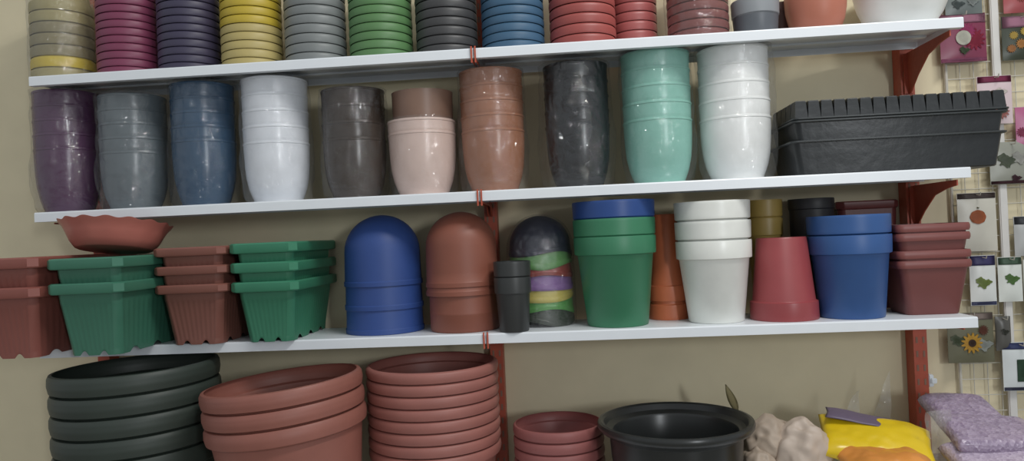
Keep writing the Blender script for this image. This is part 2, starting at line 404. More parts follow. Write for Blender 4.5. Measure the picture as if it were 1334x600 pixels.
# seed trays: long black trays stacked on the right of the second shelf, a cell tray on top
blk = mat((34, 37, 39), .36, 'black_plastic', .5, .25, 35, .12)
blk2 = mat((52, 56, 57), .42, 'black_plastic', .5, .1, 50, .1)
xl, xr = at(1014, 215, .1).x, at(1308, 200, .02).x
L = xr-xl; xl += .004; L = xr-xl; xc = (xl+xr)/2; D = .182
zA, zB, zC = (at(1160, v, .0).z for v in (177, 150, 123))
def rr4(hx, hy, z, r=.012):
    p = []
    for cx, cy, a0 in ((1, 1, 0), (-1, 1, 90), (-1, -1, 180), (1, -1, 270)):
        for k in range(5): aa = math.radians(a0+22.5*k); p.append((cx*(hx-r)+r*math.cos(aa), cy*(hy-r)+r*math.sin(aa), z))
    return p
def rim_ring(h):
    b = bmesh.new(); X, Y_ = L/2, D/2
    loops(b, [rr4(X-.004, Y_-.004, h-.004), rr4(X+.001, Y_+.001, h-.005), rr4(X+.003, Y_+.003, h-.003), rr4(X+.003, Y_+.003, h-.0005), rr4(X+.001, Y_+.001, h), rr4(X-.004, Y_-.004, h-.0005), rr4(X-.004, Y_-.004, h-.004)])
    return b
hA = zA-Z2
t0 = thing('seed_tray', 'smooth sided black plastic tray lying directly on the second shelf', 'seed tray', (xc, .096, Z2+.0008), group='black seedling trays')
link('tray_rim', rim_ring(hA), blk2, t0)
b = bmesh.new(); R = loops(b, [rr4(L/2-.016, D/2-.012, 0), rr4(L/2-.014, D/2-.010, .002), rr4(L/2-.004, D/2-.004, hA-.004), rr4(L/2-.005, D/2-.005, hA-.004), rr4(L/2-.016, D/2-.0115, .0025)]); b.faces.new(R[0]); b.faces.new(R[-1])
link('tray_wall', b, blk, t0)
copy_thing(t0, (xc+.004, .096, Z2+zB-zA), (0, 0, .002), 'black plastic tray with pale lip line, nested in the lowest tray')
t1 = thing('seed_tray', 'black seedling cell tray upside down on top of the smooth black trays', 'seed tray', (xc+.006, .096, zB+.0012), group='black seedling trays')
hc = zC-zB-.002; b = bmesh.new(); nx, ny = 16, 5; cx, cy = (L-.006)/nx, (D-.006)/ny
for i in range(nx):
    for j in range(ny):
        ox, oy = -L/2+.003+cx*(i+.5), -D/2+.003+cy*(j+.5); n0 = len(b.verts)
        R = loops(b, [[(ox+sx*cx*k, oy+sy*cy*k2, z) for sx, sy in ((-1, -1), (1, -1), (1, 1), (-1, 1))] for k, k2, z in ((.49, .49, .0045), (.44, .44, hc*.6), (.40, .40, hc-.002), (.36, .36, hc), (.12, .12, hc), (.12, .12, hc-.006))])
        b.faces.new(R[-1])
link('cell_block', b, blk, t1, smooth=False)
b = rim_ring(.0045); link('tray_rim', b, blk2, t1)

# ------------------------------------------------------------------ ROW 3
def planter_prof(w, l, h, rimh, over, flutes=True):
    """tapered rectangular trough: rings of a rounded rectangle with fluted sides"""
    def ring(hw, hl, z, rad, fl, arch=0.0):
        pts = []
        sides = [((-hw+rad, -hl), (hw-rad, -hl)), ((hw, -hl+rad), (hw, hl-rad)), ((hw-rad, hl), (-hw+rad, hl)), ((-hw, hl-rad), (-hw, -hl+rad))]
        nrm = [(0, -1), (1, 0), (0, 1), (-1, 0)]; N = [36, 64, 36, 64]
        for (a, b), nn, n in zip(sides, nrm, N):
            for i in range(n+1):
                t = i/n; x = a[0]+(b[0]-a[0])*t; y = a[1]+(b[1]-a[1])*t
                d = fl*(-1 if (i//2) % 2 else 0)
                zz = z
                if arch:
                    k = t*(2 if n == 36 else 3); k = k-math.floor(k)
                    zz = z + arch*max(0, 1-((k-.5)/.2)**2)
                pts.append((x+nn[0]*d, y+nn[1]*d, zz))
        return pts
    W2, L2 = w/2, l/2
    tw, tl = w/2-over, l/2-over
    bw, bl = tw*.80, tl*.88
    zr = h-rimh
    out = [ring(bw, bl, 0, .012, 0, .009), ring(bw+.001, bl+.001, .010, .012, 0), ring(bw+(tw-bw)*.08, bl+(tl-bl)*.08, .013, .012, .0008),
           ring(bw+(tw-bw)*.86, bl+(tl-bl)*.86, zr*.84, .012, .0008), ring(bw+(tw-bw)*.9, bl+(tl-bl)*.9, zr*.86, .012, 0), ring(tw, tl, zr, .012, 0),
           ring(W2-.002, L2-.002, zr+.001, .014, 0), ring(W2, L2, zr+.004, .014, 0), ring(W2, L2, h-.003, .014, 0), ring(W2-.003, L2-.003, h, .014, 0)]
    inn = [ring(tw-.001, tl-.001, h-.001, .012, 0), ring(tw-.003, tl-.003, zr, .012, 0), ring(bw-.001, bl-.001, .012, .012, 0)]
    return out, inn
def planter_stack(text, tail, group, x, y, z, rz, w, l, h, rimh, pitch, n, colr, yoffs=None):
    t0 = None; res = []
    for i in range(n):
        loc = (x, y+(yoffs[i] if yoffs else 0), z+pitch*i); rot = (0, 0, rz)
        lab = olab(text, i, n, tail)
        if t0 is None:
            t0 = thing('trough_planter', lab, 'planter', loc, rot, group)
            out, inn = planter_prof(w, l, h, rimh, .013)
            b = bmesh.new(); R = loops(b, out[:6]+[inn[1], inn[2]]); b.faces.new(R[-1]); link('body', b, mat(colr, .45), t0, sharp=50)
            b = bmesh.new(); loops(b, out[5:]+inn[:2]+[out[5]]); link('rim', b, mat([min(255, c*1.06) for c in colr], .42), t0, sharp=40)
            o = t0
        else: o = copy_thing(t0, loc, rot, lab)
        res.append(o)
    return res
def plan(uc, vbase, vr_top, vr_low_bot, Y):
    pass
# green stack of three (E)
def planter_px(text, tail, group, ul, ur, v_rims, vbase, Yf, l, rz, colr, rim_px=14, ref_v=None):
    """front face at y=Yf between ul..ur; v_rims: pixel tops of the rims from lowest to highest; ground = shelf"""
    um = (ul+ur)/2; a = at(ul, v_rims[0], Yf); b = at(ur, v_rims[0], Yf); w_ = b.x-a.x; x = (a.x+b.x)/2; s = px_at((x, Yf, Z3))
    z_low = at(um, v_rims[0], Yf).z; z_top = at(um, v_rims[-1], Yf).z; h = z_low-Z3; n = len(v_rims)
    pitch = (z_top-z_low)/(n-1)
    return planter_stack(text, tail, group, x+math.sin(-rz)*l/2*0, Yf+l/2, Z3+.0004, rz, w_, l, h, rim_px*s, pitch, n, colr)
planter_px('emerald green trough planter', 'beside the blue domed pots', 'emerald trough planters', 297, 386, (367, 341, 316), 448, -.045, .284, 0, (40, 130, 92))
planter_px('brown trough planter', 'between the two green stacks', 'brown trough planters', 197, 292, (371, 347, 322), 453, -.05, .275, 0, (138, 76, 62), 12)
planter_px('dull green trough planter', 'under the scalloped dish', 'dull green trough planters', 56, 156, (369, 336), 465, -.165, .34, 0, (48, 120, 92), 15)
planter_px('reddish brown trough planter', 'at the left edge', 'reddish brown trough planters', -62, 45, (376, 337), 470, -.175, .365, 0, (150, 74, 62), 15)
# scalloped dish lying on the green planters
x, R = place(86, 212, 305, .0)
zt = at(105, 334, -.165).z
P = [(R*.66, 0), (R*.70, .002), (R*.80, .016), (R*.88, .034), (R*.94, .046), (R*1.0, .053), (R*1.02, .056)]
def sc(r, z, a, j):
    k = max(0, (z-.006)/.05); return r*(1+.016*k*math.cos(16*a)), z+.0018*k*math.cos(16*a)
b = lathe(shell(P, .002), 168, False, False, sc); bmesh.ops.holes_fill(b, edges=[e for e in b.edges if e.is_boundary], sides=0)
tag(link('scalloped_dish', b, mat((206, 104, 88), .38), loc=(x, .0, zt+.011), rot=(-.16, .02, 0)), 'pinkish terracotta dish with scalloped rim lying on dull green planters', 'dish')

# domed inverted pots
def dome_stack(text, tail, group, ul, ur, vmid, vtop, vrims, Y, colr, jitter=0):
    x, R = place(ul, ur, vmid, Y); R *= .985; um = (ul+ur)/2
    zt = at(um, vtop, Y).z; n = len(vrims)
    pitch = px_at((x, Y-R, Z3))*((vrims[0]-vrims[-1])/(n-1)) if n > 1 else .02
    h = zt-Z3-pitch*(n-1)
    return stack('domed_pot', text, tail, 'pot', dome_prof(R, h), .0015, h, (x, Y, Z3+.0004), pitch, n, mat(colr, .5), True, group), x, R
dome_stack('royal blue domed pot', 'right of emerald planters', 'royal blue domed pots', 451, 552, 400, 280, (425, 395, 362), .112, (36, 74, 160))
x, R = place(561, 650, 405, .092)
zc = at(605, 386, .02).z
stack('round_planter', 'terracotta round pot', 'holding the upside down domed pots', 'pot', [(R*.97, 0), (R, .003), (R, (zc-Z3)*.48), (R*1.008, (zc-Z3)*.5), (R, (zc-Z3)*.53), (R*1.0, zc-Z3)], .002, zc-Z3, (x, .092, Z3+.0004), .02, 1, mat((150, 74, 52), .5))
x2, R2 = place(554, 650, 350, .092); zt = at(600, 276, .092).z; p = .019
stack('domed_pot', 'domed terracotta pot', 'left of centre upright', 'pot', dome_prof(R2*.985, zt-zc-p), .0015, zt-zc-p, (x2, .092, zc+.0006), p, 2, mat((150, 74, 52), .5), True, 'terracotta domed pots')
# colourful domed bowls in a clear bag
x, R = place(664, 749, 390, .135); zt = at(707, 281, .135).z
cl = [((52, 62, 48), 'dark olive'), ((74, 160, 60), 'leaf green'), ((196, 176, 60), 'mustard yellow'), ((138, 92, 168), 'lilac'), ((158, 54, 46), 'brick red'), ((82, 150, 66), 'grass green'), ((20, 26, 58), 'navy blue')]
hd = .094; base = Z3+.0006; pt = (zt-Z3-hd)/6
rots = [(0, 0, a_) for a_ in (0, .9, 2.2, 2.9, 4.4, 5.6, 1.2)]
def wavy(r, z, a, j): return r, z + .0055*max(0, 1-z/.05)*(1+math.sin(2*a)+.5*math.sin(3*a+1))
stack('domed_pot', '', 'in the bag of bowls', 'bowl', dome_prof(R*.97, hd), .0012, hd, (x, .135, base), pt, 7, mat(cl[0][0]), True, 'coloured bowls in a bag', mats=[mat(c, .4) for c, _ in cl], rots=rots, mod=wavy, texts=[f'{nm} upside down bowl' for _, nm in cl])
wrap('clear plastic bag around the coloured upside down bowls on the third shelf', (x, .135, Z3+.001), [(R*1.0, 0), (R*1.01, .01), (R*1.02, .08), (R*1.01, zt-Z3-.075)]+[(max(.003, R*1.01*math.cos(q_/8*PI/2)), zt-Z3-.075+.079*math.sin(q_/8*PI/2)) for q_ in range(1, 9)], 31, .04, amp=.002)

def band_stack(name, text, tail, group, ul, ur, ubl, ubr, vrims, band_px, Y, colr, cat='pot', mats=None, texts=None, rough=.42, inv=False, zbase=Z3):
    x, R = place(ul, ur, vrims[0], Y); xb, rb = place(ubl, ubr, vrims[0]+80, Y); R *= .985; rb *= .985
    um = (ul+ur)/2; n = len(vrims); zl = at(um, vrims[0], Y-R).z; h = zl-zbase
    pitch = (at(um, vrims[-1], Y-R).z-zl)/(n-1) if n > 1 else .02
    s = px_at((x, Y-R, Z3))
    return stack(name, text, tail, cat, prof_band(R, rb, h, band_px*s), .002, h, (x, Y, zbase+.0004), pitch, n, mat(colr, rough), inv, group, mats=mats, texts=texts, jit=.0002)
# small black pots at the shelf edge
band_stack('round_planter', 'small matt black pot', 'at shelf edge before bowls', 'small black pots', 643, 692, 651, 688, (362, 341), 22, .026, (52, 55, 55))
# green pots with a blue one on top
blue_m = mat((28, 74, 160), .4)
band_stack('collared_pot', '', 'right of the bagged bowls', 'large pots with a blue one on top', 746, 855, 766, 845, (308, 284, 260), 25, .082, (42, 134, 88), mats=[None, None, blue_m], texts=['large green collared pot', 'large green collared pot', 'large blue collared pot'])
# white stack, forward
band_stack('collared_pot', 'white collared pot', 'on the third shelf', 'white collared pots', 879, 979, 897, 968, (314, 287, 261), 25, .082, (232, 234, 226), rough=.3)
# blue pair
band_stack('collared_pot', 'bright blue collared pot', 'left of maroon planters', 'bright blue collared pots', 1052, 1159, 1070, 1151, (307, 280), 26, .080, (38, 92, 172))
# red inverted pot
Y = .085; x, R = place(976, 1067, 400, Y); R *= .965; zt = at(1018, 309, Y).z; h = zt-Z3
stack('collared_pot', 'crimson red pot turned upside down', 'between the white and blue pots', 'pot', prof_band(R, R*.71, h, .04), .002, h, (x, Y, Z3+.0004), .02, 1, mat((170, 58, 62), .36), True)
# orange inverted pots behind white
Y = .162; x, R = place(845, 899, 400, Y); zt = at(872, 279, Y).z; p = .042; h = zt-Z3-p*1
stack('collared_pot', 'orange upside down pot', 'behind the white pots', 'pot', prof_band(R, R*.68, h, .035), .002, h, (x, Y, Z3+.0004), p, 2, mat((218, 98, 48), .42), True, 'orange upside down pots')
# yellow and black pots behind
Y = .200; x, R = place(972, 1019, 285, Y)
stack('collared_pot', 'mustard yellow pot', 'behind white and red pots', 'pot', prof_band(R, R*.7, at(985, 285, Y-R).z-Z3, .04), .0015, at(985, 285, Y-R).z-Z3, (x, Y, Z3+.0004), px_at((x, Y, 1))*24, 2, mat((176, 142, 52), .42), False, 'mustard yellow pots')
Y = .190; x, R = place(1025, 1088, 268, Y); R *= .93; hb = at(1055, 258, Y-R).z-Z3; hl = at(1055, 272, Y).z-Z3
stack('round_planter', 'matt black bowl topped pot', 'behind red and blue pots', 'pot', [(.030, 0), (.032, .003), (.034, .045), (R*.93, .10), (R*.95, hl-.002), (R*.99, hl), (R, hl+.006), (R, hb-.002), (R*.98, hb)], .0015, hb, (x, Y, Z3+.0004), .02, 1, mat((38, 38, 42), .5))
# maroon square planters
def sq_stack():
    Yf = .040; a, b_ = at(1171, 342, Yf), at(1270, 342, Yf); w_ = b_.x-a.x; x = (a.x+b_.x)/2
    zs = [at(1220, v, Yf).z for v in (339, 326, 303, 291)]
    h = zs[0]-Z3; t0 = None
    for i, zz in enumerate(zs):
        lab = olab('maroon square planter', i, 4, 'at right end of shelf')
        loc = (x, Yf+w_/2*.86, Z3+.0004+zz-zs[0])
        if not t0:
            t0 = thing('square_planter', lab, 'planter', loc, (0, 0, 0), 'maroon square planters'); t0.scale = (1, .86, 1)
            def rg(hw, z, r=.016):
                p = []
                for cx, cy, a0 in ((1, 1, 0), (-1, 1, 90), (-1, -1, 180), (1, -1, 270)):
                    for k in range(7): aa = math.radians(a0+15*k); p.append((cx*(hw-r)+r*math.cos(aa), cy*(hw-r)+r*math.sin(aa), z))
                return p
            W2 = w_/2; c = (128, 58, 54)
            b = bmesh.new(); R = loops(b, [rg(W2*.70, 0), rg(W2*.72, .003), rg(W2*.92, h-.016), rg(W2*.90, h-.016), rg(W2*.70, .004)]); b.faces.new(R[0]); b.faces.new(R[-1])
            link('body', b, mat(c, .42), t0)
            b = bmesh.new(); loops(b, [rg(W2*.92, h-.016), rg(W2*.98, h-.016), rg(W2, h-.011), rg(W2, h-.005), rg(W2*.98, h), rg(W2*.92, h), rg(W2*.90, h-.016), rg(W2*.92, h-.016)])
            link('rim', b, mat((142, 66, 60), .4), t0)
        else: copy_thing(t0, loc, (0, 0, 0), lab)
sq_stack()
# maroon trough behind the blue pots
a, b_ = at(1094, 300, .195), at(1176, 300, .195)
bt = at(1150, 260, .195).z-Z3
out, inn = planter_prof(b_.x-a.x, .040, bt, .02, .004)
t = thing('trough_planter', 'dark maroon upright planter standing behind bright blue pots', 'planter', ((a.x+b_.x)/2, .2185, Z3+.0004))
b = bmesh.new(); R = loops(b, out[:6]+[inn[1], inn[2]]); b.faces.new(R[-1]); link('body', b, mat((112, 44, 44), .45), t, sharp=50)
b = bmesh.new(); loops(b, out[5:]+inn[:2]+[out[5]]); link('rim', b, mat((118, 48, 46), .42), t)

# ------------------------------------------------------------------ ROW 4: large pots on the base shelf
def big_stack(text, tail, group, ul, ur, uc, vc, Y, n, rim_px, pitch_px, colr, rb=.74, lean=(0, 0), rough=.5, h=None):
    a, b_ = at(ul, vc, Y), at(ur, vc, Y); R = (b_.x-a.x)/2*.985
    top = at(uc, vc, Y); s = px_at(top)*.93
    pitch = pitch_px*s
    M = Matrix.Rotation(lean[0], 3, 'X') @ Matrix.Rotation(lean[1], 3, 'Y'); up = M @ Vector((0, 0, 1))
    tot = (top.z-Z0)/up.z; h = tot-pitch*(n-1)
    base = Vector((top.x, Y, top.z)) - up*tot
    base.z += .0006 + math.sin(abs(lean[0])+abs(lean[1]))*R*rb
    return stack('large_planter', text, tail, 'pot', prof_big(R, R*rb, h, min(rim_px, pitch_px*.96)*s), .0025 if R > .12 else .0012, h, base, pitch, n, mat(colr, rough), False, group, lean, 72)
big_stack('large terracotta pot', 'right of dark green pots', 'large terracotta pots in the three pot stack', 265, 467, 368, 500, -.06, 3, 28, 24, (160, 86, 70), lean=(0, -.085))
big_stack('terracotta pot', 'of eight left of the centre upright', 'terracotta pots in the eight pot stack', 477, 649, 563, 471, .07, 8, 15.5, 15.8, (168, 92, 80))
big_stack('small terracotta pot', 'beside the black tub', 'small terracotta pots', 667, 787, 727, 549, .06, 5, 14.5, 15.5, (160, 80, 76))
big_stack('large dark green pot', 'at lower left', 'large dark green pots', 84, 281, 178, 476, -.0, 5, 29, 27, (50, 62, 54), lean=(0, -.025))
# black tub with wide rolled rim and an inner step
Y = -.03; a, b_ = at(777, 543, Y), at(981, 543, Y); R = (b_.x-a.x)/2; c = at(879, 545, Y); h = c.z-Z0
P = [(R*.62, 0), (R*.64, .004), (R*.83, h-.075), (R*.845, h-.03), (R*.90, h-.022), (R*.965, h-.018), (R*.995, h-.012), (R, h-.006), (R*.985, h-.001), (R*.95, h), (R*.915, h-.003), (R*.885, h-.014), (R*.80, h-.020), (R*.785, h-.026), (R*.77, h-.08), (R*.60, .006)]
tag(link('planting_tub', lathe(P, 80), mat((40, 42, 42), .3, 'black_plastic'), loc=(c.x, Y, Z0+.0005)), 'large open black plastic tub with wide rolled rim', 'tub')

# ------------------------------------------------------------------ bags on the base shelf
def pillow(L, Wd, Hh, seed, amp=.01, nu=44, nv=36, pinch=4, freq=9):
    b = bmesh.new(); top = {}; bot = {}
    for i in range(nu+1):
        for j in range(nv+1):
            u = -1+2*i/nu; v = -1+2*j/nv
            k = max(0, (1-u**pinch)*(1-v**pinch))**.5*(1-.25*(u*u+v*v)/2)
            x = u*L/2*(1-.06*(1-abs(v))*abs(u)); y = v*Wd/2*(1-.05*abs(u)**3)
            d = noise.fractal(Vector((x*freq+seed, y*freq, seed*1.7)), .8, 2.1, 4)*amp
            e = noise.noise(Vector((x*14+seed, y*14, 3.)))*.004
            zt_ = Hh/2*k + d*min(1, k*1.6) + e
            zb_ = -Hh/2*k*.8 + e + .5*d*k
            top[i, j] = b.verts.new((x, y, zt_))
            bot[i, j] = top[i, j] if i in (0, nu) or j in (0, nv) else b.verts.new((x, y, zb_))
    for i in range(nu):
        for j in range(nv):
            b.faces.new((top[i, j], top[i+1, j], top[i+1, j+1], top[i, j+1]))
            q = [bot[i, j], bot[i, j+1], bot[i+1, j+1], bot[i+1, j]]
            try: b.faces.new(q)
            except ValueError: pass
    return b
def sack(name, label, cat, cxyz, L, Wd, Hh, seed, m_, rot, amp=.01, group=None):
    return tag(link(name, pillow(L, Wd, Hh, seed, amp, pinch=10 if name == 'gravel_bag' else 4), m_, loc=cxyz, rot=rot, sharp=180), label, cat, group)
def gran(c1, c2, sc_=170, rough=.35):
    M = bpy.data.materials.new('granules_in_bag'); M.use_nodes = True; nt = M.node_tree; b = nt.nodes['Principled BSDF']
    tc = nt.nodes.new('ShaderNodeTexCoord'); vo = nt.nodes.new('ShaderNodeTexVoronoi'); vo.inputs['Scale'].default_value = sc_
    nt.links.new(tc.outputs['Object'], vo.inputs['Vector'])
    cr = nt.nodes.new('ShaderNodeValToRGB'); cr.color_ramp.elements[0].color = [lin(x) for x in c1]+[1]; cr.color_ramp.elements[1].color = [lin(x) for x in c2]+[1]
    nt.links.new(vo.outputs['Color'], cr.inputs['Fac']); nt.links.new(cr.outputs['Color'], b.inputs['Base Color'])
    bp = nt.nodes.new('ShaderNodeBump'); bp.inputs['Strength'].default_value = .5; bp.inputs['Distance'].default_value = .003
    nt.links.new(vo.outputs['Distance'], bp.inputs['Height']); nt.links.new(bp.outputs['Normal'], b.inputs['Normal'])
    b.inputs['Roughness'].default_value = rough; b.inputs['Coat Weight'].default_value = .4; b.inputs['Coat Roughness'].default_value = .15
    return M
lil = gran((134, 116, 142), (178, 162, 184)); lil2 = gran((160, 144, 166), (200, 186, 204))
pA, pB, pC_ = at(1254, 538, .06), at(1292, 567, -.02), at(1306, 604, -.07)
sack('gravel_bag', 'clear bag of lilac granules, topmost and farthest back of the lilac bags', 'bag', pA, .135, .12, .046, 3, lil, (.30, .03, .02), .003, 'lilac granule bags')
sack('gravel_bag', 'clear bag of lilac granules lying in front of the topmost lilac bag', 'bag', pB, .175, .115, .044, 8, lil, (.30, .05, -.03), .003, 'lilac granule bags')
sack('gravel_bag', 'pale lilac granule bag at the bottom right corner, third from the top', 'bag', pC_, .19, .12, .048, 12, lil2, (.25, .02, -.03), .003, 'lilac granule bags')
# lower bags carrying the pile
nlow = 3; gap_ = (pC_.z-.028-Z0)/nlow
for k in range(nlow):
    sack('gravel_bag', ['lilac granule bag resting on the base shelf, under the pile', 'lilac granule bag, second above the base shelf in the pile', 'lilac granule bag, third above the base shelf in the pile'][k], 'bag', (pC_.x+.02, -.02, Z0+gap_*(k+.5)), .24, .30, gap_*.96, 20+k, lil2, (0, 0, .03*k), .0015, 'lilac granule bags')
# yellow bag with grey printed top
pc = at(1146, 577, -.02)
ybm = mat((222, 190, 30), .28, 'yellow_film', .5, .25, 30, .08)
t = thing('soil_bag', 'bright yellow plastic bag with purplish grey top edge', 'bag', (pc.x, -.0, pc.z-.004), (.42, .13, -.25))
link('bag_body', pillow(.215, .14, .05, 5, .010, freq=6), ybm, t, sharp=180)
b = pillow(.125, .05, .008, 6, .003, 24, 10)
link('printed_panel', b, mat((104, 92, 112), .4, 'grey_print'), t, loc=(-.035, .036, .027), rot=(-.20, .0, -.06), sharp=180)['label'] = 'purplish grey printed panel'
pc = at(1160, 606, -.08); sack('soil_bag', 'orange and yellow plastic bag at the bottom edge below the yellow bag', 'bag', (pc.x, -.07, pc.z), .17, .13, .05, 9, mat((214, 140, 66), .3, 'orange_film', .5, .2, 30, .2), (.2, 0, .1), .010)
for k, zz in enumerate((.03, .088)):
    sack('soil_bag', ['yellow soil bag lying on the base shelf', 'yellow soil bag, second above the base shelf'][k], 'bag', (1.86, -.02, Z0+zz), .18, .22, .055, 30+k, ybm, (0, 0, .12-.2*k), .006)
# pale bundled bags with a dry leaf
cloth = mat((168, 152, 136), .55, 'pale_plastic', .5, .5, 24, .12)
def lump(label, u, v, Y, r, seed, m_, sq=(1, 1, 1), lowz=None, name='bulb_bag'):
    b = bmesh.new(); bmesh.ops.create_icosphere(b, subdivisions=5, radius=1)
    c_ = at(u, v, Y); zb = Z0 if lowz is None else lowz
    for q in b.verts:
        n_ = q.co.normalized()
        d = 1+.20*noise.fractal(n_*1.3+Vector((seed, 0, 0)), 1.1, 2.1, 2) - .10*abs(noise.noise(n_*2.6+Vector((0, seed, 0))))
        q.co = Vector((n_.x*sq[0], n_.y*sq[1], n_.z*sq[2]))*r*d
    return tag(link(name, b, m_, loc=c_, sharp=180), label, 'bag', 'pale bags beside the tub')
lump('pale crumpled bag beside the black tub rim', 1003, 574, .03, .060, 1.0, cloth, (1.0, .8, .85))
lump('rounded whitish bag in front of the crumpled bag', 1045, 590, -.0, .062, 4.0, mat((186, 170, 156), .5, 'pale_plastic', .5, .5, 24, .1), (.95, .8, 1.1))
lump('small beige bag wedged against the black tub', 990, 606, .0, .04, 7.0, cloth)
lump('large beige sack on the base shelf under the pale bags', 1040, 672, .06, .085, 11.0, cloth, (1.2, .8, .95), name='sack')
# dry leaf on a stalk
pL = at(958, 520, .05)
b = bmesh.new(); n = 14; prev = None
rows = []
for i in range(n+1):
    t_ = i/n; wv = .010*math.sin(PI*min(1, t_*1.02))**.8*(1-.3*t_)+.0008
    cx_ = .022*(1-t_)**1.0; zz = t_*.062; yy = -.006*math.sin(t_*3)
    rows.append([(cx_-wv, yy, zz), (cx_-wv*.4, yy-.002, zz), (cx_, yy-.0005, zz), (cx_+wv*.4, yy-.002, zz), (cx_+wv, yy, zz)])
V = [[b.verts.new(p) for p in r] for r in rows]
for r0, r1 in zip(V, V[1:]):
    for i in range(4): b.faces.new((r0[i], r0[i+1], r1[i+1], r1[i]))
bmesh.ops.solidify(b, geom=b.faces[:], thickness=.0012)
leafm = mat((150, 140, 104), .55, 'dry_leaf', .3, .3, 60, .15)
pb = at(945, 500, .05)
t = thing('dried_leaf', 'dry olive leaf on a curved stalk rising behind the black tub', 'leaf', (pb.x, .05, pb.z-.062))
link('leaf_blade', b, leafm, t, sharp=180)
pts = [(.022, 0, .002), (.030, 0, -.012), (.045, 0, -.022), (.075, 0, -.026), (.105, -.004, -.048), (.13, -.008, -.072), (.15, -.01, -.085)]
b = bmesh.new(); rg_ = []
for i, p_ in enumerate(pts):
    p_ = Vector(p_); d_ = (Vector(pts[min(i+1, len(pts)-1)])-Vector(pts[max(i-1, 0)])).normalized(); s1 = d_.cross(Vector((0, 1, 0))).normalized(); rr = .0026
    rg_.append([tuple(p_+s1*rr*math.cos(a_)+Vector((0, 1, 0))*rr*math.sin(a_)) for a_ in [2*PI*q/8 for q in range(8)]])
R_ = loops(b, rg_); b.faces.new(R_[0]); b.faces.new(R_[-1]); link('stalk', b, leafm, t)
# crumpled clear film leaning at the wall
def film_sheet(label, pts_uv, Y0, seed):
    b = bmesh.new(); P_ = [at(u, v, Y0) for u, v in pts_uv]; n = 14; g = []
    for i in range(n+1):
        r_ = []
        for j in range(n+1):
            s_, t_ = i/n, j/n
            p_ = (P_[0]*(1-s_)+P_[1]*s_)*(1-t_)+(P_[3]*(1-s_)+P_[2]*s_)*t_
            r_.append(b.verts.new(p_+Vector((0, -.02*abs(noise.noise(p_*18+Vector((seed, 0, 0)))), 0))))
        g.append(r_)
    for i in range(n):
        for j in range(n): b.faces.new((g[i][j], g[i+1][j], g[i+1][j+1], g[i][j+1]))
    return tag(link('plastic_film', b, film(.22, key='cloudy_film'), sharp=180), label, 'plastic film')
film_sheet('torn crumpled clear film standing between pale bags and yellow bag', [(1068, 600), (1122, 600), (1118, 506), (1108, 520)], .1, 2)
film_sheet('second scrap of clear film rising behind the yellow bag', [(1120, 600), (1162, 600), (1158, 482), (1150, 500)], .13, 5)

film_sheet('clear film flap hanging crumpled at the left side of lilac bags', [(1206, 604), (1246, 604), (1238, 532), (1204, 536)], -.005, 9)

# ------------------------------------------------------------------ wire grid with seed packets on the right
GY = WALL-.012
gx0 = 2.075; gx1 = 2.62; gz0, gz1 = .36, 1.6
t = thing('wire_grid_panel', 'white wire grid display panel on the wall right of the rack', 'display grid', (gx0, GY, gz0))
wirem = mat((190, 187, 176), .4, 'white_wire')
b = bmesh.new(); st = .0305; k = 0
def rod(b, p, q, r, sides=6):
    p, q = Vector(p), Vector(q); d = (q-p).normalized(); s1 = d.orthogonal().normalized(); s2 = d.cross(s1)
    A = [[b.verts.new(e+s1*r*math.cos(2*PI*i/sides)+s2*r*math.sin(2*PI*i/sides)) for i in range(sides)] for e in (p, q)]
    for i in range(sides): b.faces.new((A[0][i], A[0][(i+1) % sides], A[1][(i+1) % sides], A[1][i]))
    b.faces.new(A[0]); b.faces.new(A[1])
gw, gh = gx1-gx0, gz1-gz0
x_ = st
while x_ < gw: rod(b, (x_, 0, 0), (x_, 0, gh), .0011); x_ += st
z_ = st*1.2
while z_ < gh: rod(b, (0, -.0022, z_), (gw, -.0022, z_), .0011); z_ += st*1.2
o = link('wire_mesh', b, wirem, t, smooth=False)
b = bmesh.new()
for p, q in (((0, 0, 0), (0, 0, gh)), ((gw, 0, 0), (gw, 0, gh)), ((0, 0, 0), (gw, 0, 0)), ((0, 0, gh), (gw, 0, gh))): rod(b, p, q, .0035, 8)
link('outer_frame', b, wirem, t)
u1 = at(1296, 60, GY-.006).x
b = bmesh.new(); box(b, u1-.009-gx0, u1+.009-gx0, -.012, -.003, .0, gh); bmesh.ops.bevel(b, geom=b.edges[:], offset=.002, segments=2, affect='EDGES')
link('support_strip', b, mat((206, 204, 200), .4, 'white_wire'), t)['label'] = 'flat white upright strip'

